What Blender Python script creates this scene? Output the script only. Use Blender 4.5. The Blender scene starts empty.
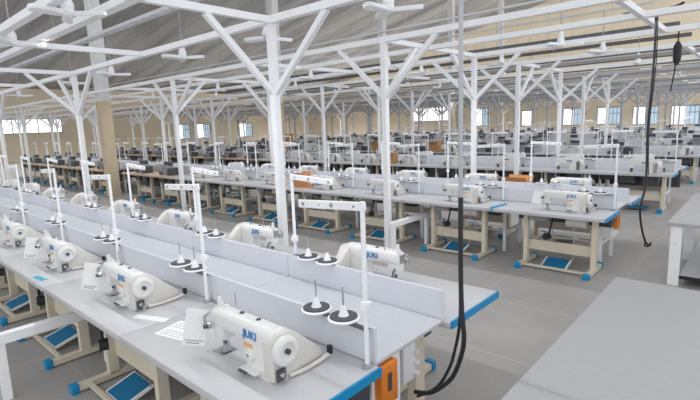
import bpy, bmesh, math, random
from mathutils import Vector, Matrix
random.seed(7)
PI = math.pi
S = bpy.context.scene
C = S.collection

# ------------------------------------------------------------------ materials
def mat(name, col, rough=.5, metal=0., noise=0., nscale=6., emit=None, estr=1., bump=0., detail=4.):
    m = bpy.data.materials.new(name); m.use_nodes = True
    nt = m.node_tree; b = nt.nodes['Principled BSDF']
    b.inputs['Base Color'].default_value = (*col, 1); b.inputs['Roughness'].default_value = rough
    b.inputs['Metallic'].default_value = metal
    if emit:
        b.inputs['Emission Color'].default_value = (*emit, 1); b.inputs['Emission Strength'].default_value = estr
    if noise or bump:
        tc = nt.nodes.new('ShaderNodeTexCoord'); n = nt.nodes.new('ShaderNodeTexNoise')
        n.inputs['Scale'].default_value = nscale; n.inputs['Detail'].default_value = detail
        nt.links.new(tc.outputs['Object'], n.inputs['Vector'])
        r = nt.nodes.new('ShaderNodeValToRGB')
        r.color_ramp.elements[0].position = .3; r.color_ramp.elements[1].position = .7
        r.color_ramp.elements[0].color = (*[c*(1-noise) for c in col], 1)
        r.color_ramp.elements[1].color = (*[min(1, c*(1+noise*.6)) for c in col], 1)
        nt.links.new(n.outputs['Fac'], r.inputs['Fac']); nt.links.new(r.outputs['Color'], b.inputs['Base Color'])
        if bump:
            bp = nt.nodes.new('ShaderNodeBump'); bp.inputs['Strength'].default_value = bump
            nt.links.new(n.outputs['Fac'], bp.inputs['Height']); nt.links.new(bp.outputs['Normal'], b.inputs['Normal'])
    return m

M = {}
M['laminate'] = mat('white_laminate', (.55, .55, .56), .38, noise=.03, nscale=40)
M['panel'] = mat('pale_panel', (.70, .715, .765), .45, noise=.02, nscale=12)
M['worktop'] = mat('matt_worktop', (.45, .45, .46), .5, noise=.03, nscale=30)
M['tray'] = mat('trough_laminate', (.57, .58, .61), .4, noise=.03, nscale=20)
M['blue'] = mat('blue_plastic', (.0, .27, .56), .45, noise=.05, nscale=30)
M['pedalblue'] = mat('blue_rubber_mat', (.0, .16, .33), .75, noise=.18, nscale=90, bump=.3)
M['beige'] = mat('beige_painted_steel', (.74, .66, .52), .5, noise=.04, nscale=9)
M['white'] = mat('white_painted_steel', (.92, .925, .94), .42, noise=.03, nscale=5)
M['body'] = mat('machine_enamel', (.80, .79, .77), .3, noise=.015, nscale=14)
M['cream'] = mat('machine_cover_plastic', (.70, .67, .62), .4, noise=.02, nscale=14)
M['steel'] = mat('bright_steel', (.55, .55, .57), .28, 1.)
M['darksteel'] = mat('dark_steel', (.12, .12, .13), .4, .6)
M['black'] = mat('black_rubber', (.018, .018, .02), .55)
M['felt'] = mat('grey_felt', (.10, .10, .11), .95, noise=.3, nscale=120)
M['logo'] = mat('logo_blue', (.0, .22, .55), .4)
M['orange'] = mat('orange_box_paint', (.80, .22, .02), .5, noise=.08, nscale=14)
M['sticker'] = mat('orange_sticker', (.85, .42, .15), .5)
M['grey'] = mat('grey_plastic', (.33, .34, .36), .5)
M['trunk'] = mat('galvanised_trunking', (.60, .61, .63), .4, .35, noise=.08, nscale=8)
M['conduit'] = mat('grey_conduit', (.45, .46, .48), .35, .4)
M['orangecard'] = mat('orange_brown_card', (.60, .27, .09), .7, noise=.1, nscale=12)
M['dark'] = mat('dark_paint_and_shade', (.06, .065, .075), .5, noise=.1, nscale=9)  # machine paint, also colours the shade boxes under the tables
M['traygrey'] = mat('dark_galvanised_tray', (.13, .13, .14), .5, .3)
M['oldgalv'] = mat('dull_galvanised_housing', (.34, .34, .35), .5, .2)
M['farsteel'] = mat('far_grey_paint', (.52, .525, .54), .5, noise=.06, nscale=4)  # darker grey for columns and beams of the farther rows
M['midgrey'] = mat('mid_grey_enamel', (.27, .275, .29), .45)
M['carton'] = mat('brown_cardboard', (.45, .25, .11), .85, noise=.12, nscale=10)
M['wood'] = mat('tan_board', (.55, .42, .29), .55, noise=.08, nscale=9)
M['paper'] = mat('paper', (.88, .88, .87), .8, noise=.02, nscale=30)
M['ink'] = mat('printed_ink', (.30, .31, .34), .8)
M['concrete'] = mat('column_beige_paint', (.62, .50, .35), .8, noise=.06, nscale=3)
M['colgrey'] = mat('column_white_paint', (.74, .74, .74), .8, noise=.08, nscale=3)
M['bluetape'] = mat('blue_tape', (.02, .36, .62), .55)
M['frame'] = mat('window_frame_paint', (.42, .44, .47), .5)
M['day'] = mat('daylit_pane', (.8, .85, .9), .2, emit=(.93, .97, 1), estr=1.5)
M['sky'] = mat('daylit_blue_pane', (.5, .65, .8), .1, emit=(.40, .52, .62), estr=.65)
M['wall'] = mat('beige_wall_paint', (.86, .745, .565), .9, noise=.06, nscale=.5)

def floor_mat():
    m = bpy.data.materials.new('grey_floor_tiles'); m.use_nodes = True
    nt = m.node_tree; b = nt.nodes['Principled BSDF']; L = nt.links.new
    tc = nt.nodes.new('ShaderNodeTexCoord')
    n = nt.nodes.new('ShaderNodeTexNoise'); n.inputs['Scale'].default_value = .9; n.inputs['Detail'].default_value = 8
    n2 = nt.nodes.new('ShaderNodeTexNoise'); n2.inputs['Scale'].default_value = 9; n2.inputs['Detail'].default_value = 6
    r = nt.nodes.new('ShaderNodeValToRGB')
    r.color_ramp.elements[0].position = .3; r.color_ramp.elements[0].color = (.33, .315, .30, 1)
    r.color_ramp.elements[1].position = .72; r.color_ramp.elements[1].color = (.44, .42, .40, 1)
    mx = nt.nodes.new('ShaderNodeMath'); mx.operation = 'ADD'
    ms = nt.nodes.new('ShaderNodeMath'); ms.operation = 'MULTIPLY_ADD'; ms.inputs[1].default_value = .35; ms.inputs[2].default_value = -.17
    br = nt.nodes.new('ShaderNodeTexBrick'); br.offset = 0
    br.inputs['Scale'].default_value = 1.; br.inputs['Brick Width'].default_value = 1.2; br.inputs['Row Height'].default_value = 1.2
    br.inputs['Mortar Size'].default_value = .006; br.inputs['Color1'].default_value = br.inputs['Color2'].default_value = (1, 1, 1, 1)
    br.inputs['Mortar'].default_value = (1.28, 1.26, 1.22, 1)
    mm = nt.nodes.new('ShaderNodeMix'); mm.data_type = 'RGBA'; mm.blend_type = 'MULTIPLY'; mm.inputs[0].default_value = 1
    L(tc.outputs['Object'], n.inputs['Vector']); L(tc.outputs['Object'], n2.inputs['Vector']); L(tc.outputs['Object'], br.inputs['Vector'])
    L(n2.outputs['Fac'], ms.inputs[0]); L(ms.outputs[0], mx.inputs[0]); L(n.outputs['Fac'], mx.inputs[1])
    L(mx.outputs[0], r.inputs['Fac']); L(r.outputs['Color'], mm.inputs[6]); L(br.outputs['Color'], mm.inputs[7])
    L(mm.outputs[2], b.inputs['Base Color']); b.inputs['Roughness'].default_value = .42
    return m
M['floor'] = floor_mat()

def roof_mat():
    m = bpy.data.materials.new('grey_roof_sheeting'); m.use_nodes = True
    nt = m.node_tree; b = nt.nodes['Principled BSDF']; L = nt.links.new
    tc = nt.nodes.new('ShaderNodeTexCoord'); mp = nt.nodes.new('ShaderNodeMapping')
    mp.inputs['Scale'].default_value = (.06, .55, .2)  # stretched noise: shadow streaks of the beams put into the roof colour
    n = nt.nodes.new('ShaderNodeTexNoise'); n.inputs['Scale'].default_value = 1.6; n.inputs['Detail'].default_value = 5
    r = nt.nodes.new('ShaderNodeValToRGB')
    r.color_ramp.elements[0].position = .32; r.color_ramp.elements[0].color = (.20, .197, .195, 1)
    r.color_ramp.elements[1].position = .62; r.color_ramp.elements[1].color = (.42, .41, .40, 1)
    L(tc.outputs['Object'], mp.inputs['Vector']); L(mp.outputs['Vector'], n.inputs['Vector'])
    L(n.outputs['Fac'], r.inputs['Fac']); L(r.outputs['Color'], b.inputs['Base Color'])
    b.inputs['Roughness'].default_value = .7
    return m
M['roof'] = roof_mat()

# ------------------------------------------------------------------ mesh builder
class MB:
    def __init__(s): s.v = []; s.f = []; s.m = []; s.mats = []
    def mi(s, m):
        m = M[m]
        if m not in s.mats: s.mats.append(m)
        return s.mats.index(m)
    def add(s, vs, fs, m):
        o = len(s.v); s.v += [tuple(v) for v in vs]; i = s.mi(m)
        for f in fs: s.f.append([o+k for k in f]); s.m.append(i)
        return s
    def box(s, x0, x1, y0, y1, z0, z1, m, R=None):
        vs = [Vector((x, y, z)) for x in (x0, x1) for y in (y0, y1) for z in (z0, z1)]
        if R is not None: vs = [R @ v for v in vs]
        return s.add(vs, [(0,1,3,2),(4,6,7,5),(0,4,5,1),(2,3,7,6),(0,2,6,4),(1,5,7,3)], m)
    def beam(s, p, q, w, h, m, up=(0,0,1)):
        p, q = Vector(p), Vector(q); d = (q-p).normalized(); u = Vector(up)
        if abs(d.dot(u)) > .99: u = Vector((0,1,0))
        r = d.cross(u).normalized()*w/2; u = r.cross(d).normalized()*h/2
        vs = [a+i*r+j*u for a in (p, q) for i, j in ((-1,-1),(1,-1),(1,1),(-1,1))]
        return s.add(vs, [(0,1,2,3),(7,6,5,4),(0,4,5,1),(1,5,6,2),(2,6,7,3),(3,7,4,0)], m)
    def cyl(s, p, q, r0, m, r1=None, n=12):
        r1 = r0 if r1 is None else r1
        return s.lathe(p, q, [(0, r0), (1, r1)], m, n)
    def lathe(s, p, q, prof, m, n=16):
        p, q = Vector(p), Vector(q); d = q-p; L = d.length; d.normalize()
        a = d.orthogonal().normalized(); b = d.cross(a)
        vs = []; fs = []
        for t, r in prof:
            for k in range(n):
                g = 2*PI*k/n; vs.append(p+d*(t*L)+(a*math.cos(g)+b*math.sin(g))*r)
        for i in range(len(prof)-1):
            for k in range(n):
                k2 = (k+1) % n; fs.append((i*n+k, i*n+k2, (i+1)*n+k2, (i+1)*n+k))
        fs.append(tuple(reversed(range(n)))); fs.append(tuple((len(prof)-1)*n+k for k in range(n)))
        return s.add(vs, fs, m)
    def prism(s, poly, axis, a, b, m):
        n = len(poly); vs = []
        for t in (a, b):
            for u, w in poly:
                vs.append({'x': (t, u, w), 'y': (u, t, w), 'z': (u, w, t)}[axis])
        fs = [tuple(range(n)), tuple(reversed(range(n, 2*n)))]+[(i, n+i, n+(i+1) % n, (i+1) % n) for i in range(n)]
        return s.add(vs, fs, m)
    def tube(s, pts, r, m, n=8):
        pts = [Vector(p) for p in pts]; vs = []; fs = []
        up = Vector((.31, .77, .55)).normalized()
        for i, p in enumerate(pts):
            d = (pts[min(i+1, len(pts)-1)]-pts[max(i-1, 0)]).normalized()
            a = d.cross(up).normalized(); b = d.cross(a)
            for k in range(n):
                g = 2*PI*k/n; vs.append(p+(a*math.cos(g)+b*math.sin(g))*r)
        for i in range(len(pts)-1):
            for k in range(n):
                k2 = (k+1) % n; fs.append((i*n+k, i*n+k2, (i+1)*n+k2, (i+1)*n+k))
        fs.append(tuple(reversed(range(n)))); fs.append(tuple((len(pts)-1)*n+k for k in range(n)))
        return s.add(vs, fs, m)
    def loft(s, secs, axis, m, n=24, e=4.):
        """secs: (t, cu, cw, hu, hw) rounded-rectangle sections along an axis"""
        vs = []; fs = []
        for t, cu, cw, hu, hw in secs:
            for k in range(n):
                g = 2*PI*k/n; c, d = math.cos(g), math.sin(g)
                u = cu+hu*math.copysign(abs(c)**(2/e), c); w = cw+hw*math.copysign(abs(d)**(2/e), d)
                vs.append((t, u, w) if axis == 'x' else (u, w, t))
        for i in range(len(secs)-1):
            for k in range(n):
                k2 = (k+1) % n; fs.append((i*n+k, i*n+k2, (i+1)*n+k2, (i+1)*n+k))
        fs.append(tuple(reversed(range(n)))); fs.append(tuple((len(secs)-1)*n+k for k in range(n)))
        return s.add(vs, fs, m)
    def mesh(s, name, bevel=0, seg=2, smooth=True):
        me = bpy.data.meshes.new(name); me.from_pydata(s.v, [], s.f)
        for m in s.mats: me.materials.append(m)
        for p, i in zip(me.polygons, s.m): p.material_index = i
        bm = bmesh.new(); bm.from_mesh(me)
        bmesh.ops.recalc_face_normals(bm, faces=bm.faces)
        if bevel:
            es = [e for e in bm.edges if len(e.link_faces) == 2 and e.calc_face_angle(0) > .6]
            bmesh.ops.bevel(bm, geom=es, offset=bevel, segments=seg, affect='EDGES', profile=.5, clamp_overlap=True)
        bm.to_mesh(me); bm.free()
        if smooth:
            for p in me.polygons: p.use_smooth = True
            me.set_sharp_from_angle(angle=math.radians(38))
        me.update(); return me
    def build(s, name, parent=None, bevel=0, seg=2, smooth=True):
        o = bpy.data.objects.new(name, s.mesh(name, bevel, seg, smooth)); C.objects.link(o)
        if parent: o.parent = parent
        return o

def tag(o, label=None, cat=None, group=None, kind=None):
    if label: o['label'] = label
    if cat: o['category'] = cat
    if group: o['group'] = group
    if kind: o['kind'] = kind
    return o
def empty(name, loc=(0,0,0), rz=0):
    o = bpy.data.objects.new(name, None); o.empty_display_size = .1; C.objects.link(o)
    o.location = loc; o.rotation_euler = (0, 0, rz); return o
KIDS = {}
def kids(o):
    return o.children
def copy_tree(o, parent=None):
    c = o.copy(); C.objects.link(c)
    if parent: c.parent = parent
    for ch in list(o.children): copy_tree(ch, c)
    return c
ORD = ['', 'first','second','third','fourth','fifth','sixth','seventh','eighth','ninth','tenth','eleventh','twelfth','thirteenth','fourteenth','fifteenth','sixteenth','seventeenth','eighteenth','nineteenth','twentieth','twenty-first','twenty-second','twenty-third','twenty-fourth','twenty-fifth','twenty-sixth','twenty-seventh','twenty-eighth']
ROWN = ['nearest row','second row','third row','fourth row','fifth row','sixth row','seventh row','eighth row']

# ------------------------------------------------------------------ layout numbers
T = .78                 # table height
P = 1.48                # pitch of the stations along a row
XE = -1.38              # aisle end of every row
YF = [1.05+4.97*r for r in range(8)]
DEP = 2.03              # depth of a double row
XL, YB = -44., 42.      # left and far walls
def roofz(x): return 5.6+.2*(x-XL)

# ------------------------------------------------------------------ the hall
fl = MB().box(XL-.3, 6, -6, YB+.3, -.2, 0, 'floor').build('floor', smooth=False); tag(fl, kind='structure')
def wall(name, axis, pos, lo, hi, ztop, holes, thick=.3):
    """wall with rectangular openings; ztop is a function of the running coordinate"""
    b = MB(); cuts = sorted(set([lo, hi]+[h for q in holes for h in q[:2]]))
    if axis == 'y':
        k = lo
        while k < hi: cuts.append(k); k += 4.
        if lo < -4 < hi: cuts.append(-4.)
        cuts = sorted(set(cuts))
    for a, c in zip(cuts, cuts[1:]):
        m = (a+c)/2; hs = [q for q in holes if q[0] <= m <= q[1]]
        segs = [(0, None)] if not hs else [(0, hs[0][2]), (hs[0][3], None)]
        for z0, z1 in segs:
            za, zc = (ztop(a), ztop(c)) if z1 is None else (z1, z1)
            if axis == 'y':
                b.prism([(a, z0), (c, z0), (c, zc), (a, za)], 'y', pos, pos+thick, 'wall')
            else:
                b.prism([(a, z0), (c, z0), (c, zc), (a, za)], 'x', pos-thick, pos, 'wall')
    o = b.build(name, smooth=False); return tag(o, kind='structure')
# far wall windows: (x0, x1, z0, z1, kind)
FW = [(-13.35, -11.55, 1.15, 2.62, 'split'), (-10.72, -8.95, 1.12, 2.58, 'split'), (-8.2, -6.45, 1.08, 2.52, 'split'), (-5.75, -3.95, 1.0, 2.46, 'split'),
      (-21.5, -19.75, 1.3, 3.0, 'split'), (-28.4, -24.0, 1.9, 3.35, 'plain'), (-16.9, -15.9, 1.2, 2.6, 'plain')]
LW = [(5.0, 13.75, 2.1, 3.3, 'plain'), (23.7, 25.3, 1.0, 2.55, 'split'), (26.0, 27.6, .95, 2.55, 'split'), (31.2, 33.0, .95, 2.5, 'split')]
wall('wall_far', 'y', YB, XL, -3.2, roofz, FW)
wall('wall_left', 'x', XL, -6, YB, lambda y: 5.6, LW)
n = 0
for axis, W in (('y', FW), ('x', LW)):
    for a, c, z0, z1, kd in W:
        n += 1; f = MB(); t = .09
        def bx(b, u0, u1, w0, w1, m, d0=.05, d1=.15):
            if axis == 'y': b.box(u0, u1, YB+d0, YB+d1, w0, w1, m)
            else: b.box(XL-d1, XL-d0, u0, u1, w0, w1, m)
        bx(f, a, c, z0, z0+t, 'frame'); bx(f, a, c, z1-t, z1, 'frame'); bx(f, a, a+t, z0+t, z1-t, 'frame'); bx(f, c-t, c, z0+t, z1-t, 'frame')
        nm = max(1, round((c-a)/.9))
        for k in range(1, nm): u = a+(c-a)*k/nm; bx(f, u-.035, u+.035, z0+t, z1-t, 'frame')
        if kd == 'split':
            for q in (.66, .82): u = a+(c-a)*q; bx(f, u-.018, u+.018, z0+t, z1-t, 'frame')
            bx(f, a+(c-a)*.5+.035, c-t, z0+(z1-z0)*.62, z0+(z1-z0)*.62+.05, 'frame')
        o = f.build('window_%d' % n, smooth=False); tag(o, kind='structure')
        p = MB()
        if kd == 'split':
            mid = (a+c)/2; bx(p, a+t, mid, z0+t, z1-t, 'day', .09, .11); bx(p, mid, c-t, z0+t, z1-t, 'sky', .09, .11)
        else: bx(p, a+t, c-t, z0+t, z1-t, 'day', .09, .11)
        p.build('pane', o, smooth=False)
# roof: two slopes, with a rib at every sheet
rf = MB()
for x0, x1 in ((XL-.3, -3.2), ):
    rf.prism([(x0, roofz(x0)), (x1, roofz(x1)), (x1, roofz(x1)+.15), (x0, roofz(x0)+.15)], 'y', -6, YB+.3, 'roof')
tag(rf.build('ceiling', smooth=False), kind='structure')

# tall building columns
for i, y in enumerate((6.05, 13.0, 20.2, 27.3, 34.5)):
    b = MB(); x = -15.5; w = .16; zt = roofz(x-w)
    b.box(x-w, x+w, y-w, y+w, 0, 2.95, 'concrete'); b.box(x-w, x+w, y-w, y+w, 2.95, zt, 'colgrey')
    nm = ['nearest tall square column, beige below and grey above, at left', 'second tall square beige and grey column from the near end of its line', 'third tall square beige and grey column from the near end of its line',
          'fourth tall square beige and grey column from the near end of its line', 'farthest tall square beige and grey column of its line'][i]
    tag(b.build('building_column', smooth=False), nm, 'column', 'tall building columns')

# ------------------------------------------------------------------ prototypes
def text_mesh(s, size, m):
    cu = bpy.data.curves.new('lettering', 'FONT'); cu.body = s; cu.size = size; cu.extrude = .0008; cu.offset = .0011
    cu.align_x = 'CENTER'; cu.align_y = 'CENTER'
    o = bpy.data.objects.new('lettering', cu); C.objects.link(o)
    me = bpy.data.meshes.new_from_object(o.evaluated_get(bpy.context.evaluated_depsgraph_get()))
    bpy.data.objects.remove(o); me.materials.clear(); me.materials.append(M[m]); return me

# --- sewing table; origin on the floor at its right front corner, runs to x=-P, y=0..0.68
def table_parts(root, trim):
    MB().box(-P+.002, -.012 if trim else -.002, 0, .68, T-.045, T, 'laminate').build('tabletop', root, .006, 2)
    if trim: MB().box(-.012, 0, -.002, .682, T-.047, T+.001, 'blue').build('edge_trim', root)
    for x in (-.19, -1.05):
        b = MB(); b.box(x-.03, x+.03, .27, .35, .05, T-.045, 'beige'); b.box(x-.03, x+.03, .02, .62, .012, .062, 'beige')
        b.box(x-.035, x+.035, .1, .56, T-.06, T-.045, 'beige'); b.box(x+.03, x+.034, .285, .335, .3, T-.1, 'cream')
        lg = b.build('leg', root, .004, 1)
        for y0, y1 in ((-.02, .04), (.6, .65)): MB().box(x-.04, x+.04, y0, y1, 0, .075, 'blue').build('foot_cap', lg, .01, 2)
    MB().box(-1.02, -.22, .33, .36, .20, .34, 'beige').build('cross_bar', root, .004, 1)
    b = MB(); b.box(-1.02, -.22, .10, .13, .03, .055, 'beige'); b.build('pedal_rail', root)
    pd = MB(); R = Matrix.Translation((-.63, .26, .075)) @ Matrix.Rotation(.28, 4, 'X')
    pd.box(-.16, .16, -.12, .12, -.012, .0, 'white', R)
    for u in (-.16, .145): pd.box(u, u+.015, -.12, .12, .0, .012, 'white', R)
    po = pd.build('pedal', root); MB().box(-.143, .143, -.11, .11, .0, .01, 'pedalblue', R).build('pedal_mat', po)
    MB().tube([(-.45, .34, .12), (-.45, .36, .4), (-.47, .38, T-.10)], .006, 'steel', 6).build('pedal_rod', root)
    b = MB(); b.box(-.98, -.74, .2, .42, T-.15, T-.045, 'grey'); b.build('control_box', root, .012, 2)
    b = MB(); b.box(-P+.24, -.05, .50, .64, T-.2, T-.045, 'dark'); b.build('shade_box', root)  # dark box put in for the shade under the tabletop
    b = MB(); b.cyl((-.52, .3, T-.13), (-.28, .3, T-.13), .075, 'cream', n=16); b.box(-.5, -.3, .25, .35, T-.08, T-.045, 'cream'); b.build('motor', root)
    b = MB(); b.tube([(-.66, .2, T-.05), (-.66, .14, T-.12), (-.68, .13, T-.24), (-.72, .15, T-.32)], .012, 'black', 8)
    b.cyl((-.73, .12, T-.33), (-.71, .18, T-.33), .045, 'black', n=14); b.build('knee_lever', root)
def make_table(trim):
    r = empty('sewing_table'); table_parts(r, trim); return r
def far_table(top='laminate', trim=False):
    b = MB(); b.box(-P+.002, -.002, 0, .68, T-.045, T, top)
    if trim: b.box(-.002, .006, -.002, .682, T-.047, T+.001, 'blue')
    for x in (-.19, -1.05):
        b.box(x-.03, x+.03, .27, .35, .05, T-.045, 'beige'); b.box(x-.03, x+.03, .02, .62, .012, .062, 'beige')
        b.box(x-.045, x+.045, -.03, .045, 0, .085, 'blue')
    b.box(-1.02, -.22, .33, .36, .20, .34, 'beige'); b.box(-.82, -.44, .12, .4, .05, .07, 'pedalblue')
    b.box(-.98, -.70, .2, .45, T-.22, T-.045, 'dark'); b.box(-.56, -.28, .2, .4, T-.25, T-.045, 'dark'); b.box(-P+.05, -.3 if trim else -.05, .50, .64, T-(.2 if trim else .42), T-.045, 'dark')  # control box and motor made dark, rear box added, for under-table shade
    return b.mesh('sewing_table', smooth=False)

# --- lockstitch machine; origin on the tabletop under the needle, +X to the hand wheel, operator at -Y
PROF = [(-.045,.10),(-.06,.125),(-.06,.225),(-.04,.255),(.05,.262),(.20,.262),(.30,.258),(.46,.25),(.475,.235),(.475,.006),(.262,.006),(.256,.115),(.24,.143),(.21,.152),(.10,.158),(.072,.135),(.055,.095),(-.03,.09)]
def make_machine(fine=True):
    r = empty('sewing_machine')
    b = MB()
    b.loft([(-.058, 0, .20, .03, .035), (-.05, 0, .20, .044, .05), (-.03, 0, .205, .05, .055), (.07, 0, .209, .052, .053), (.20, 0, .208, .054, .054), (.27, 0, .200, .056, .062), (.34, 0, .195, .058, .068), (.46, 0, .19, .058, .07), (.478, 0, .185, .05, .06)], 'x', 'body', 28, 3.2)
    b.loft([(.085, .002, 0, .045, .036), (.095, .002, 0, .052, .042), (.13, .002, 0, .056, .045), (.21, 0, 0, .056, .045)], 'z', 'body', 24, 4.)
    b.loft([(.003, .365, 0, .112, .058), (.06, .366, 0, .108, .057), (.12, .367, 0, .108, .057), (.15, .36, 0, .117, .057), (.2, .36, 0, .116, .056)], 'z', 'body', 24, 6.)
    b.build('body', r)
    b = MB(); b.box(-.09, .49, -.06, .09, 0, .004, 'laminate'); b.build('bed', r)
    b = MB(); b.box(-.055, .045, -.05, .05, .003, .0055, 'steel'); b.build('needle_plate', r)
    b = MB(); b.cyl((0, 0, .012), (0, 0, .11), .006, 'steel', n=8); b.cyl((.014, .012, .02), (.014, .012, .11), .007, 'steel', n=8)
    b.box(-.012, .03, -.03, .03, .01, .016, 'steel'); b.box(-.006, .022, -.008, .018, .016, .05, 'steel'); b.cyl((0, 0, .055), (0, 0, .085), .011, 'darksteel', n=8)
    b.build('needle_bar', r)
    MB().box(-.0605, -.056, -.03, .03, .17, .235, 'steel').build('face_plate', r)
    b = MB(); b.tube([(-.05, -.046, .235), (-.065, -.075, .215), (-.06, -.08, .17)], .005, 'steel', 6); b.build('take_up_lever', r)
    b = MB(); b.tube([(-.02, .04, .13), (-.03, .075, .12), (-.02, .085, .07)], .006, 'darksteel', 6); b.build('presser_lever', r)
    # wedge shaped cover behind the hand wheel, in cream
    wd = MB().prism([(-.058,.006),(-.058,.20),(-.03,.25),(.05,.25),(.10,.215),(.27,.06),(.275,.006)], 'x', .41, .495, 'cream')
    wd.build('belt_cover', r, .012, 2)
    b = MB(); b.lathe((.495, 0, .165), (.54, 0, .165), [(0,.05),(.02,.066),(.3,.074),(.8,.072),(1,.06),(1.0,.045),(.75,.04)], 'body', 28)
    hw = b.build('hand_wheel', r)
    MB().cyl((.52, 0, .165), (.546, 0, .165), .014, 'darksteel', n=10).build('hub_screw', hw)
    b = MB(); b.lathe((.315, -.052, .105), (.315, -.075, .105), [(0,.036),(.5,.036),(.9,.03),(1,.02)], 'body', 20); dl = b.build('stitch_dial', r)
    MB().cyl((.315, -.072, .105), (.315, -.078, .105), .009, 'grey', n=10).build('dial_mark', dl)
    b = MB(); b.box(.27, .40, -.10, -.05, .03, .042, 'body'); lv = b.build('reverse_lever', r, .003, 1); MB().box(.28, .34, -.115, -.098, .029, .037, 'darksteel').build('lever_tip', lv)
    b = MB(); b.cyl((-.03, -.06, .17), (-.03, -.085, .17), .02, 'steel', n=12); b.cyl((-.03, -.085, .17), (-.03, -.1, .17), .012, 'darksteel', n=10)
    b.tube([(-.055, -.05, .23), (-.075, -.07, .2), (-.07, -.07, .14)], .004, 'steel', 6); b.build('tension_knob', r)
    for nm, x, y, z0, z1, rr, mm in (('thread_post', -.02, 0, .25, .31, .013, 'body'), ('pressure_screw', -.045, .02, .245, .275, .017, 'body'), ('top_screw', .03, .01, .258, .276, .012, 'body'), ('oil_plug', .17, .01, .258, .268, .013, 'darksteel'), ('oil_plug', .31, .01, .256, .266, .013, 'darksteel'), ('guide_pin', .08, .035, .25, .345, .0035, 'steel')):
        MB().cyl((x, y, z0), (x, y, z1), rr, mm, n=10).build(nm, r)
    b = MB(); b.tube([(.5, .03, .015), (.515, .12, .015), (.515, .22, .018), (.515, .30, .03)], .011, 'cream', 8); b.cyl((.515, .30, .03), (.515, .30, .07), .016, 'black', n=10); b.build('hose_knob', r)
    b = MB(); b.box(.5, .515, -.05, -.0, .02, .075, 'darksteel'); of = b.build('oil_fitting', r)
    for y, z in ((-.03, .055), (-.01, .03)): MB().cyl((.515, y, z), (.53, y, z), .013, 'steel', n=8).build('fitting_nut', of)
    lm = LOGO
    for s, x in ((-1, .315), (1, .19)):
        o = bpy.data.objects.new('logo', lm); C.objects.link(o); o.parent = r
        o.location = (x, s*.0592, .207); o.rotation_euler = (PI/2, 0, 0 if s < 0 else PI)
        o['label'] = 'blue lettering on the arm'
    MB().box(.268, .335, -.0592, -.054, .140, .160, 'sticker').build('sticker', r)
    return r
LOGO = text_mesh('.JUKI', .058, 'logo')
def far_machine(kind=0):
    b = MB()
    if kind == 0:
        b.prism(PROF, 'y', -.05, .05, 'body'); b.box(-.09, .49, -.06, .09, 0, .004, 'laminate')
        b.prism([(-.05,.006),(-.05,.2),(.05,.235),(.17,.12),(.31,.04),(.31,.006)], 'x', .40, .49, 'cream')
        b.lathe((.49, 0, .165), (.54, 0, .165), [(0,.08),(1,.07)], 'body', 12)
        b.box(.19, .31, -.0515, -.049, .19, .22, 'logo'); b.box(.23, .3, -.0515, -.049, .15, .172, 'sticker')
        b.box(-.02, .03, -.02, .02, .006, .11, 'darksteel'); b.box(-.02, .01, -.01, .01, .25, .29, 'body')
        b.cyl((.53, .3, 0), (.53, .3, .08), .02, 'black', n=6)
    else:            # compact overlock head: boxy body, dark plate and motor hump
        b.prism([(-.16,0),(-.16,.10),(-.05,.12),(-.03,.2),(.02,.27),(.24,.27),(.28,.2),(.28,0)], 'y', -.07, .14, 'midgrey')
        b.box(-.14, .0, -.10, -.06, .02, .09, 'darksteel'); b.cyl((.28, .03, .14), (.35, .03, .14), .075, 'darksteel', n=12)
        b.box(-.02, .26, .0, .14, .26, .36, 'dark'); b.box(.3, .5, -.05, .16, 0, .2, 'dark'); b.cyl((-.08, -.02, .1), (-.08, -.02, .25), .02, 'steel', n=6)
        b.box(.06, .2, -.073, -.07, .16, .2, 'logo')
    return b.mesh('sewing_machine', .006 if kind == 0 else .01, 1)

# --- thread stand; origin on the tabletop at the foot of its pole
def stand_parts(r, fine=True):
    b = MB(); b.cyl((0, 0, 0), (0, 0, .85), .0125, 'white', n=10); b.build('pole', r)
    if fine:
        MB().lathe((0, 0, 0), (0, 0, .02), [(0, .028), (.6, .026), (1, .016)], 'grey', 14).build('base_collar', r)
        b = MB(); b.box(-.02, .02, -.02, .02, .30, .35, 'white'); b.cyl((.0, .02, .325), (0, .045, .325), .008, 'grey', n=8); b.build('clamp', r, .003, 1)
    ar = MB(); R = Matrix.Translation((0, 0, .825)) @ Matrix.Rotation(-.05, 4, 'Y'); ar.box(-.45, .02, -.008, .008, -.022, .022, 'white', R); a = ar.build('top_arm', r, .004, 1)
    for x, rr in ((-.41, .011), (-.29, .005), (-.2, .012), (-.05, .007)): MB().cyl((x, -.0095, .825+x*.05), (x, .0095, .825+x*.05), rr, 'grey', n=10).build('thread_eyelet', a)
    b = MB(); b.beam((0, .012, .195), (-.46, .03, .195), .03, .008, 'darksteel'); b.build('spool_bracket', r)
    for x in (-.18, -.385):
        b = MB(); b.lathe((x, .03, .198), (x, .03, .214), [(0, .06), (.2, .084), (.7, .086), (1, .078)], 'white', 24); s = b.build('spool_disc', r)
        MB().lathe((x, .03, .213), (x, .03, .221), [(0, .076), (1, .074)], 'felt', 24).build('felt_pad', s)
        MB().lathe((x, .03, .22), (x, .03, .275), [(0, .03), (.3, .022), (1, .012)], 'white', 12).build('spool_cone', s)
        MB().cyl((x, .03, .27), (x, .03, .375), .0045, 'steel', n=6).build('spool_pin', s)
def make_stand():
    r = empty('thread_stand'); stand_parts(r); return r
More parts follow.
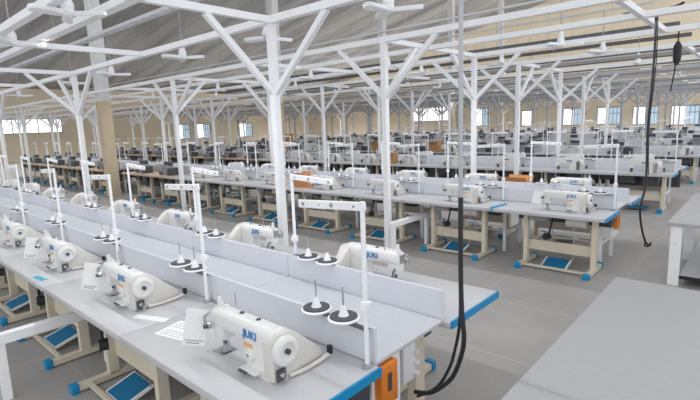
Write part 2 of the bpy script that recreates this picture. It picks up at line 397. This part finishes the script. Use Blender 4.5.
def far_stand():
    b = MB(); b.cyl((0, 0, 0), (0, 0, .85), .0125, 'white', n=6); b.box(-.44, .02, -.008, .008, .80, .845, 'white')
    b.beam((0, .012, .195), (-.46, .03, .195), .03, .008, 'darksteel')
    for x in (-.18, -.385):
        b.cyl((x, .03, .198), (x, .03, .21), .08, 'white', n=10); b.cyl((x, .03, .21), (x, .03, .22), .074, 'felt', n=10); b.cyl((x, .03, .22), (x, .03, .36), .008, 'white', n=5)
    return b.mesh('thread_stand')

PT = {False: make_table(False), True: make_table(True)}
PM, PS = make_machine(), make_stand()
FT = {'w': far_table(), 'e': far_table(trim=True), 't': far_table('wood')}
FM = [far_machine(0), far_machine(1)]; FS = far_stand()
used = set()
def put(proto, key, loc, rz, label, cat, group):
    if key not in used: used.add(key); o = proto
    else: o = copy_tree(proto)
    o.location = loc; o.rotation_euler = (0, 0, rz); tag(o, label, cat, group); return o
def putm(name, me, loc, rz, label, cat, group):
    o = bpy.data.objects.new(name, me); C.objects.link(o); o.location = loc; o.rotation_euler = (0, 0, rz)
    tag(o, label, cat, group); return o

NF = [6, 17, 19, 20, 20, 19, 18, 17]; NB = [11, 17, 18, 19, 19, 18, 17, 16]
for r in range(8):
    for side, cnt in ((0, NF[r]), (1, NB[r])):
        sd = 'front' if side == 0 else 'rear'; nu = ns = 0
        for k in range(cnt):
            if k == 9 and (r, side) in ((1, 0), (2, 1), (5, 1), (1, 1)) and not (r, side) == (1, 1): continue
            xr = XE-P*k
            jx = random.uniform(-.03, .03) if (r > 0 or side) else 0
            if side == 0: ox, oy, rz = xr, YF[r], 0
            else: ox, oy, rz = xr-P, YF[r]+DEP, PI
            def W(lx, ly, z): return (ox+lx, oy+ly, z) if side == 0 else (ox-lx, oy-ly, z)
            near = r <= 1 and k < (7 if side == 0 else 6)
            over = (r == 1 and k >= 7) or (r == 2 and k >= 9) or (r >= 3 and (k*7+r*3+side*2) % 5 < 3)
            nu += 1; where = ORD[nu]+' from the aisle end, '+sd+' side of the '+ROWN[r]
            tlab = ('tan topped' if over and r < 3 else 'white topped')+' sewing table, '+where
            mlab = ('compact overlock sewing machine, ' if over else 'white sewing machine, ')+where
            slab = 'white thread stand, '+ORD[ns+1]+' from the aisle end, '+sd+' side of the '+ROWN[r]
            tg = 'sewing tables, '+sd+' side of the '+ROWN[r]; mg = 'sewing machines, '+sd+' side of the '+ROWN[r]; sg = 'thread stands, '+sd+' side of the '+ROWN[r]
            trim = (k == 0 and side == 0)
            tl = (ox, oy, 0)
            if near:
                tr = k == 0 if side == 0 else False
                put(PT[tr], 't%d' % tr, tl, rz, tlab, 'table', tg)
                if side == 1 and k == 0:
                    pass
                put(PM, 'm', W(-.79+jx, .29, T), rz, mlab, 'sewing machine', mg)
                put(PS, 's', W(-.06, .64, T), rz, slab, 'thread stand', sg); ns += 1
            else:
                me = FT['t'] if (over and r < 3) else FT['e' if trim else 'w']
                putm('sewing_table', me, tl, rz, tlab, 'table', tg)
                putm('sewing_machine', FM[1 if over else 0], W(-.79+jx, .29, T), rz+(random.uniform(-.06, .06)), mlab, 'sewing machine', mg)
                if r < 3 or (k+r) % 2 == 0:
                    putm('thread_stand', FS, W(-.06, .64, T), rz, slab, 'thread stand', sg); ns += 1
    # blue trim on the aisle end of the rear table (its left end)
    if r <= 1: pass
    t0 = [o for o in C.objects if o.get('label', '') == 'white topped sewing table, first from the aisle end, rear side of the '+ROWN[r]][0]
    for ch in t0.children:
        if ch.name.split('.')[0] in ('leg', 'cross_bar', 'pedal_rail', 'pedal', 'pedal_rod', 'knee_lever', 'control_box', 'motor'): ch.location.x += .13
    MB().box(-P-.010, -P+.002, -.002, .66, T-.047, T+.001, 'blue').build('edge_trim', t0)

    # the trough between the two table lines, in one-station lengths near by
    def trough(x0, x1, label, legs, group):
        y = YF[r]; rt = empty('material_trough', ((x0+x1)/2, y, 0)); tag(rt, label, 'trough', group)
        cx = (x0+x1)/2
        MB().box(x0-cx+.002, x1-cx-.002, .685, 1.345, T-.012, T+.008, 'tray').build('shelf', rt, .002, 1)
        for ya in (.682, 1.352): MB().box(x0-cx+.003, x1-cx-.003, ya, ya+.018, T+.001, T+.195, 'panel').build('partition_panel', rt, .002, 1)
        for xx in legs:
            b = MB()
            for yy in (.72, 1.31): b.box(xx-cx-.02, xx-cx+.02, yy-.02, yy+.02, 0, T-.012, 'white')
            b.box(xx-cx-.015, xx-cx+.015, .72, 1.31, .28, .32, 'white'); b.box(xx-cx-.015, xx-cx+.015, .72, 1.31, T-.05, T-.012, 'white')
            b.build('leg_frame', rt)
        return rt
    n1 = max(NF[r], NB[r])
    if r <= 1:
        for k in range(n1):
            xr = XE-.04-P*k if k == 0 else XE-P*k
            trough(XE-P*(k+1), xr, 'pale grey trough with low partitions, %s length from the aisle end of the %s' % (ORD[k+1], ROWN[r]), [XE-P*k-((.55 if r == 0 else .22) if k == 0 else .06)], 'trough lengths of the '+ROWN[r])
    else:
        trough(XE-P*n1, XE-.04, 'long pale grey trough with low partitions running along the '+ROWN[r], [XE-.22]+[XE-P*k for k in range(1, n1)], 'long troughs')

# ------------------------------------------------------------------ overhead steel: columns, beams, trunking
ZB = 3.2
COLX = [-4.4, -10.65, -16.9, -23.1, -29.3, -35.5]
def column_parts(b_or_root, s, one=False, pm='white'):
    """s = +1 when its own row lies at +Y"""
    def bld(bb, nm): return bb.build(nm, b_or_root, .004 if not one else 0, 1)
    b = MB(); b.box(-.044, .044, -.044, .044, 0, ZB-.04, 'white'); b.box(-.1, .1, -.1, .1, 0, .012, 'white'); parts = [(b, 'post')]
    for e in ((.9, 0), (-.9, 0), (0, .85*s)):
        q = MB(); q.beam((0, 0, 2.36), (e[0], e[1], ZB-.036), .065, .065, 'white'); parts.append((q, 'brace'))
    if one:
        m = MB()
        for q, _ in parts:
            for f in q.f: pass
            m.add(q.v, q.f, pm)
        return m.mesh('steel_column', smooth=False)
    for q, nm in parts: bld(q, nm)
protoC = {}
for s in (1, -1):
    protoC[s] = empty('steel_column'); column_parts(protoC[s], s)
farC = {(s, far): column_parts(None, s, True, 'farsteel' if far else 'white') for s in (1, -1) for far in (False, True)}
for r in range(8):
    y0, yc, y1 = YF[r]-.25, YF[r]+1.05, YF[r]+2.60
    for side, y in ((0, y0), (1, y1)):
        if r == 0 and side == 0: continue
        sd = 'front' if side == 0 else 'rear'; s = 1 if side == 0 else -1
        for i, x in enumerate(COLX):
            if r == 0 and i > 3: continue
            lab = 'white braced steel column, %s from the aisle end, %s of the %s' % (ORD[i+1], sd, ROWN[r])
            if r <= 3 and i <= 2: put(protoC[s], 'c%d' % s, (x, y, 0), 0, lab, 'column', 'braced steel columns')
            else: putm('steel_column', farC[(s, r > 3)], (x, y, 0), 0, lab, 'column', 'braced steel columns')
    xe = -.6 if r else -.9; xl = -41.5
    for side, y in ((0, y0), (1, y1)):
        if r == 0 and side == 0: continue
        sd = 'front' if side == 0 else 'rear'
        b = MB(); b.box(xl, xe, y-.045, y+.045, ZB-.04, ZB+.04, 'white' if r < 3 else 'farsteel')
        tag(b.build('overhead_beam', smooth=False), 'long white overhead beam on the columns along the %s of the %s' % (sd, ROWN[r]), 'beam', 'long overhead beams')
    # cross beams between the long ones
    nc = 0
    for i, x in enumerate([-1.33, -4.4, -7.55, -10.65, -13.8, -16.9, -20, -23.1, -29.3, -35.5]):
        if r == 0 and x > -4: continue
        if r >= 4 and i % 2 == 0: continue
        nc += 1; b = MB(); ya = (y0-.05) if r else YF[0]-.6
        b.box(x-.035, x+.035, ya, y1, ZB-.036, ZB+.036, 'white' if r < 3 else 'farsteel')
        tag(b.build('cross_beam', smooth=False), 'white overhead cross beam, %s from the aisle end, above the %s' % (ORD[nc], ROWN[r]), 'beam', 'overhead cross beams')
    # lighting trunking above the trough with its tubes
    lt = empty('light_trunking', (0, yc, ZB)); tag(lt, 'galvanised lighting trunking running lengthways above the trough of the '+ROWN[r], 'light fitting', 'lighting trunking')
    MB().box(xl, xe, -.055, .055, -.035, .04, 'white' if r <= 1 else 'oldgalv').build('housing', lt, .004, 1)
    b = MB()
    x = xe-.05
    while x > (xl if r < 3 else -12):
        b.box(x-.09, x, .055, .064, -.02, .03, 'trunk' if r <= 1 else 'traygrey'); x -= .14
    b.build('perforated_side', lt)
# extra light bar near the camera side of the nearest row
b = MB(); b.box(-14, -3.2, 1.56, 1.65, ZB-.04, ZB+.04, 'white')
tag(b.build('overhead_beam', smooth=False), 'short white overhead bar at upper left, nearest to the camera', 'beam', 'long overhead beams')

# cable trays above the aisles, carrying the fans
TRY = {1.74: 3.86, 4.0: 3.86, 8.4: 3.9, 10.4: 3.95, 13.6: 3.95, 15.7: 3.95, 18.6: 3.95, 20.6: 3.95, 23.6: 3.95, 25.6: 3.95, 30.4: 3.95, 35.4: 3.95}
TL = {1.74: 'nearest row, beside its trunking', 4.0: 'aisle behind the nearest row', 8.4: 'rear tables of the second row', 10.4: 'aisle before the third row', 13.6: 'aisle behind the third row', 15.7: 'aisle before the fourth row',
      18.6: 'aisle behind the fourth row', 20.6: 'aisle before the fifth row', 23.6: 'aisle behind the fifth row', 25.6: 'aisle before the sixth row', 30.4: 'aisle before the seventh row', 35.4: 'aisle before the eighth row'}
for y, z in TRY.items():
    x0, x1 = -24., -1.8
    if y == 4.0: x0, x1 = -24., -2.6
    if y == 1.74: x0, x1 = -9.5, -4.6
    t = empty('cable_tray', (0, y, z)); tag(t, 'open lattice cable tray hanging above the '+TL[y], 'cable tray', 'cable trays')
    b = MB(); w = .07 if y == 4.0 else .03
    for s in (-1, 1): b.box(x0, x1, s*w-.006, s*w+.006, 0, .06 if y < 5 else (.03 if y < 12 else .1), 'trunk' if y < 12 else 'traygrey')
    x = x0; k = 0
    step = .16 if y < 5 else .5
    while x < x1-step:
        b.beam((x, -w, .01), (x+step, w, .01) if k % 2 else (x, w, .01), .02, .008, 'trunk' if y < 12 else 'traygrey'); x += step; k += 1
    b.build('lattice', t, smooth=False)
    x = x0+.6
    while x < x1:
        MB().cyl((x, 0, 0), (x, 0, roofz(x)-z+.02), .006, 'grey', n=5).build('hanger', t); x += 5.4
# ceiling fans
def fan_parts(r, L=.75, one=False):
    """origin at the blade plane"""
    a = MB(); a.cyl((0, 0, .16), (0, 0, L), .008, 'grey', n=8)
    c = MB(); c.lathe((0, 0, .05), (0, 0, .25), [(0, .06), (.2, .058), (.45, .04), (.6, .042), (.85, .035), (1, .015)], 'white', 16)
    h = MB(); h.lathe((0, 0, -.03), (0, 0, .055), [(0, .03), (.15, .06), (.6, .068), (1, .05)], 'white', 18)
    bl = []
    for k in range(3):
        q = MB(); R = Matrix.Rotation(2*PI*k/3, 4, 'Z') @ Matrix.Rotation(.22, 4, 'X')
        pts = [(.05, -.03), (.12, -.045), (.31, -.048), (.345, -.03), (.35, 0), (.345, .03), (.31, .048), (.12, .045), (.05, .03)]
        n = len(pts); vs = [R @ Vector((u, w, zz)) for zz in (-.022, .022) for u, w in pts]
        q.add(vs, [tuple(range(n)), tuple(reversed(range(n, 2*n)))]+[(i, n+i, n+(i+1) % n, (i+1) % n) for i in range(n)], 'white'); bl.append(q)
    if one:
        m = MB()
        for q, mm in [(a, 'grey'), (c, 'white'), (h, 'white')]+[(q, 'white') for q in bl]: m.add(q.v, q.f, mm)
        return m.mesh('ceiling_fan')
    a.build('rod', r); c.build('canopy', r); h.build('motor', r)
    for q in bl: q.build('blade', r, .006, 2)
protoF = empty('ceiling_fan'); fan_parts(protoF)
farF = fan_parts(None, .75, True)
FANS = [(1.74, [-5.03, -6.95], 'nearest row'), (4.0, [-2.98, -4.9, -7.0, -9.7, -11.8, -16.0], 'aisle behind the nearest row'), (8.4, [-2.74, -6.3, -8.7, -12.8, -17], 'rear of the second row'),
        (10.4, [-2.6, -4.65, -6.76, -11.5, -16], 'aisle before the third row')]
for y in sorted(TRY):
    if y > 11: FANS.append((y, [-2.6, -6.0, -9.4, -12.8, -17.2, -21.], TL[y]))
for y, xs, nm in FANS:
    for i, x in enumerate(xs):
        lab = 'white three-blade ceiling fan, %s from the right above the %s' % (ORD[i+1], nm)
        z = TRY[y]-.75; rz = random.uniform(0, 2)
        if y == 1.74 and i == 0: rz = .75
        if y == 4.0 and i == 0: rz = .45
        if y < 11: put(protoF, 'f', (x, y, z), rz, lab, 'ceiling fan', 'ceiling fans')
        else: putm('ceiling_fan', farF, (x, y, z), rz, lab, 'ceiling fan', 'ceiling fans')

# ------------------------------------------------------------------ cables at the row ends
def curve_pts(pts, n=8):
    out = []
    P4 = [Vector(pts[0])]+[Vector(p) for p in pts]+[Vector(pts[-1])]
    for i in range(1, len(P4)-2):
        a, b, c, d = P4[i-1:i+3]
        for k in range(n):
            t = k/n; out.append(.5*((2*b)+(c-a)*t+(2*a-5*b+4*c-d)*t*t+(3*b-a-3*c+d)*t**3))
    out.append(P4[-2]); return out
t = empty('power_drop', (-1.13, 2.08, 0)); tag(t, 'grey vertical conduit with black cable dropping to the aisle end of the nearest row', 'conduit', 'power drops')
MB().cyl((0, 0, 1.6), (0, 0, ZB+.02), .0115, 'conduit', n=10).build('conduit', t)
MB().tube(curve_pts([(0, 0, 1.62), (.0, 0, 1.3), (.006, 0, 1.05), (.02, 0, .88), (-.005, .01, .76), (-.06, .03, .63), (-.13, .04, .54), (-.22, .05, .46), (-.33, .06, .42)], 8), .0125, 'black', 8).build('cable', t)
MB().tube(curve_pts([(0, .0, 1.12), (-.06, .10, .9), (-.10, .12, .73), (-.14, .12, .6), (-.22, .12, .46), (-.33, .08, .38)], 8), .009, 'black', 8).build('thin_cable', t)
for rr in (0,): pass
t = empty('hanging_cable', (-1.2, 7.15, 0)); tag(t, 'black power cable hanging loose from the trunking at the second row end', 'cable', 'power drops')
MB().tube(curve_pts([(0, 0, ZB), (.01, 0, 2.6), (-.01, 0, 1.8), (.01, -.02, 1.1), (-.02, -.1, .75), (-.01, .05, .45), (.03, .15, .24)], 8), .013, 'black', 8).build('cable', t)
MB().tube(curve_pts([(.02, 0, ZB), (.03, .02, 2.6), (.0, .03, 1.8), (.03, .0, 1.2)], 8), .007, 'black', 6).build('thin_cable', t)
b = MB(); b.tube(curve_pts([(.03, .15, .26), (.07, .14, .22), (.09, .12, .27)], 6), .012, 'black', 6); b.tube(curve_pts([(.03, .15, .26), (.01, .2, .2), (.05, .22, .19)], 6), .012, 'black', 6); b.build('plug', t)
t = empty('hanging_cable', (-1.15, 8.65, 0)); tag(t, 'short black cable bundle hanging at the upper right above the aisle', 'cable', 'power drops')
MB().tube(curve_pts([(0, 0, ZB-.02), (.0, 0, 3.0), (-.02, 0, 2.6), (-.05, -.02, 2.3)], 8), .01, 'black', 8).build('cable', t)
MB().lathe((0, 0, 2.68), (0, 0, 3.02), [(0, .02), (.2, .05), (.8, .055), (1, .02)], 'black', 10).build('bundle', t)
t = MB().tube(curve_pts([(-1.55, 7.06, ZB+.045), (-1.4, 7.08, ZB+.055), (-1.25, 7.2, ZB+.05), (-1.02, 7.16, ZB+.06), (-.92, 7.1, ZB+.08), (-.95, 7.07, ZB+.05)], 6), .014, 'black', 6).build('coiled_cable')
tag(t, 'loose loop of black cable lying on the trunking end of the second row', 'cable')

# orange isolator box and cover panel under the trough end of each row (second and nearest show)
for r, lab in ((0, 'orange isolator box on a white plate under the nearest row end'), (1, 'small orange isolator box under the second row end')):
    y = YF[r]
    t = empty('isolator_box', (XE-.07, y+.78, 0)); tag(t, lab, 'switch box', 'isolator boxes')
    b = MB(); b.box(-.05, -.005, -.09, .16, .40, T-.013, 'white'); b.build('back_plate', t, .003, 1)
    b = MB(); b.box(-.006, .045, -.07, .07, .52, T-.03, 'orange'); o = b.build('case', t, .006, 2)
    MB().box(.044, .049, -.02, .012, .60, .70, 'darksteel').build('slot', o)
t = empty('beige_post', (XE-.2, YF[0]+1.28, 0)); tag(t, 'beige support post with a wired junction box under the nearest row trough', 'post')
b = MB(); b.box(-.035, .035, -.05, .05, 0, T-.014, 'beige'); b.build('upright', t, .004, 1)
b = MB(); b.box(-.035, .035, -.18, -.05, .42, .66, 'white'); b.build('junction_box', t, .01, 2)
b = MB()
for k in range(3): b.cyl((.0, -.06+.0*k, .46+.07*k), (.06, -.06, .46+.07*k), .014, 'white', n=8)
b.build('plug_row', t)

# white rail frames standing at the column lines
for r, x, ya, yb in ((0, -4.24, -.5, .45), (1, -4.12, -.55, .82)):
    t = empty('rail_frame', (x, YF[r], 0)); tag(t, 'low white rail frame standing under the front tables of the '+ROWN[r], 'rail', 'low rail frames')
    MB().box(-.035, .035, ya, yb, .45, .53, 'white').build('rail', t, .004, 1)
    for yy in ((-.35, .4) if r == 0 else (ya+.06, .42)):
        MB().box(-.03, .03, yy-.03, yy+.03, 0, .45, 'white').build('leg', t, .003, 1)

# ------------------------------------------------------------------ the two large white tables at right
def big_table(y0, y1, label):
    x0, x1 = -.82, .75; h = .75
    t = empty('work_table', (x0, y0, 0)); tag(t, label, 'table', 'large white work tables'); w = x1-x0; d = y1-y0
    MB().box(0, w, 0, d, h-.04, h, 'worktop').build('tabletop', t, .004, 2)
    for xx in (.03, w-.14):
        for yy in (.03, d-.1 if d < 2 else d/2):
            b = MB(); b.box(xx, xx+.11, yy, yy+.05, 0, h-.04, 'white'); lg = b.build('leg', t, .003, 1)
            MB().cyl((xx+.055, yy-.002, .5), (xx+.055, yy, .5), .007, 'grey', n=8).build('bolt', lg)
    MB().box(.14, w-.14, .06, d-.06, .09, .12, 'tray').build('shelf', t, .002, 1)
    MB().box(.14, w-.14, .045, .06, .085, .125, 'black').build('shelf_edge', t)
    b = MB(); b.box(.05, .09, .08, d-.06, h-.1, h-.04, 'white'); b.box(w-.09, w-.05, .08, d-.06, h-.1, h-.04, 'white'); b.build('apron', t)
    return t
big_table(.85, 3.97, 'large plain white work table filling the lower right corner')
big_table(6.36, 8.92, 'white work table with a low shelf at the right edge, beyond the nearest')

# ------------------------------------------------------------------ cards on the needle heads, papers, tape, boxes
def card(loc, rz, lean, label, k):
    t = empty('instruction_card', loc, rz); tag(t, label, 'card', 'instruction cards')
    R = Matrix.Rotation(.2, 4, 'Y') @ Matrix.Rotation(lean, 4, 'X')
    b = MB(); b.box(-.06, .06, -.001, .001, -.20, 0, 'paper', R); s = b.build('sheet', t)
    b = MB(); b.box(-.05, .05, -.0016, -.001, -.176, -.171, 'ink', R); b.box(-.04, .03, -.0016, -.001, -.190, -.184, 'ink', R)
    b.build('print', s)
for k in range(5):
    card((XE-P*k-.79-.10, YF[0]+.205, T+.25), .95-.08*k+.1*random.uniform(-1, 1), -.14, 'white instruction card on the needle head, %s machine of the nearest row' % ORD[k+1], k)
card((XE-.79-.07, YF[1]+.21, T+.25), .35, -.12, 'white instruction card on the first front machine of the second row', 9)
def sheet(name, x, y, w, d, rz, lab, lines=True):
    t = empty(name, (x, y, T), rz); tag(t, lab, 'paper', 'papers on the nearest table')
    MB().box(-w/2, w/2, -d/2, d/2, .0, .0012, 'paper').build('page', t)
    if lines:
        b = MB()
        for k in range(7):
            if k != 3: b.box(-w*.4, w*(.1+.28*random.random()), -d*.4+k*d*.12, -d*.4+k*d*.12+.004, .0012, .0016, 'ink')
        b.build('print', t)
sheet('paper_sheet', -2.62, 1.33, .26, .21, .25, 'printed white sheet lying beside the nearest sewing machine')
sheet('paper_strip', -2.97, 1.30, .26, .06, .35, 'narrow white paper strip lying between the two nearest machines', False)
for i, (x, y, w, d, rz, lab) in enumerate(((-4.62, 1.11, .20, .05, .1, 'smudged strip of blue tape on the front edge of the nearest table row'), )):
    b = MB(); b.box(-w/2, w/2, -d/2, d/2, 0, .0012, 'bluetape'); o = b.build('blue_tape'); o.location = (x, y, T); o.rotation_euler[2] = rz; tag(o, lab, 'tape')
b = MB(); b.box(-.012, .012, -.02, .36, 0, .02, 'bluetape'); b.box(-.012, .012, -.03, -.004, -.05, .02, 'bluetape'); o = b.build('blue_edge_strip'); o.location = (-2.80, YF[1]+.02, T+.0005); o.rotation_euler[2] = -.1
tag(o, 'loose bright blue edging strip lying on the second row front tables', 'edging strip')
def carton(x, y, z, w, d, h, rz, mt, lab):
    t = empty('carton', (x, y, z), rz); tag(t, lab, 'box', 'boxes on the rows')
    MB().box(-w/2, w/2, -d/2, d/2, 0, h, mt).build('case', t, .004, 1)
    b = MB(); b.box(-w/2, w/2, -.02, .02, h, h+.001, 'wood'); b.build('tape', t)
    for s in (-1, 1):
        R = Matrix.Translation((0, s*d/2, h)) @ Matrix.Rotation(-s*2.2, 4, 'X')
        MB().box(-w/2, w/2, 0 if s < 0 else -.12, .12 if s < 0 else 0, 0, .003, mt, R).build('flap', t)
carton(-7.0, YF[1]+.40, T, .34, .22, .19, .1, 'orangecard', 'orange box on the front table of the second row, left of the column')
carton(-3.15, YF[1]+1.72, T, .42, .22, .15, 0, 'orangecard', 'orange box on the rear tables of the second row, near the aisle end')
carton(-8.48, YF[2]+.3, T, .4, .3, .22, .2, 'carton', 'brown carton on the third row front tables, beside a column')
carton(-9.98, YF[3]+.3, T, .45, .4, .3, .1, 'carton', 'brown carton on the fourth row front tables')
carton(-12.93, YF[3]+.3, T, .4, .3, .3, .1, 'carton', 'brown carton standing left of the other one on the fourth row tables')
carton(-18.85, YF[3]+.32, T, .48, .4, .7, .1, 'carton', 'tall brown carton standing on the fourth row tables, far left')

# ------------------------------------------------------------------ light: tubes in the trunking, added uplights for roof and far wall, open daylit side behind the camera
for r in range(8):
    yc = YF[r]+1.05
    for x0, x1 in ((-1.2, -11), (-11, -21), (-21, -31), (-31, -41)):
        la = bpy.data.lights.new('tube_light', 'AREA'); la.shape = 'RECTANGLE'; la.size = abs(x1-x0); la.size_y = .06
        la.energy = [60, 66, 45, 38, 38, 42, 60, 190][r]*(2. if x0 < -30 else 1); la.spread = math.radians(160); la.color = (.97, .98, 1)
        o = bpy.data.objects.new('tube_light', la); C.objects.link(o); o.location = ((x0+x1)/2, yc, ZB-.06)
        la = bpy.data.lights.new('fill_uplight', 'AREA'); la.shape = 'RECTANGLE'; la.size = abs(x1-x0); la.size_y = .06  # unseen upward lamp, added to brighten the roof and far wall
        la.energy = [8, 10, 18, 32, 45, 60, 80, 130][r]; la.color = (1, .97, .92)
        o = bpy.data.objects.new('fill_uplight', la); C.objects.link(o); o.location = ((x0+x1)/2, yc, ZB+.06); o.rotation_euler = (PI, 0, 0)
w = bpy.data.worlds.new('daylight'); S.world = w; w.use_nodes = True
bg = w.node_tree.nodes['Background']; bg.inputs['Color'].default_value = (.93, .96, 1, 1); bg.inputs['Strength'].default_value = 1.05

# ------------------------------------------------------------------ camera
cam = bpy.data.cameras.new('camera'); co = bpy.data.objects.new('camera', cam); C.objects.link(co)
cam.sensor_fit = 'HORIZONTAL'; cam.sensor_width = 36; cam.lens = 471/700*36; cam.clip_end = 300; cam.clip_start = .05
rr = Vector((0.74748728, 0.66330001, -0.03599812)); uu = Vector((-0.07983838, 0.14350607, 0.98642376)); ff = Vector((-0.65946084, 0.73446519, -0.16022575))
mw = Matrix((rr, uu, -ff)).transposed().to_4x4(); mw.translation = (0, 0, 2.0); co.matrix_world = mw
S.camera = co
vs = S.view_settings; vs.view_transform = 'Standard'; vs.look = 'None'; vs.exposure = .13; vs.gamma = 1
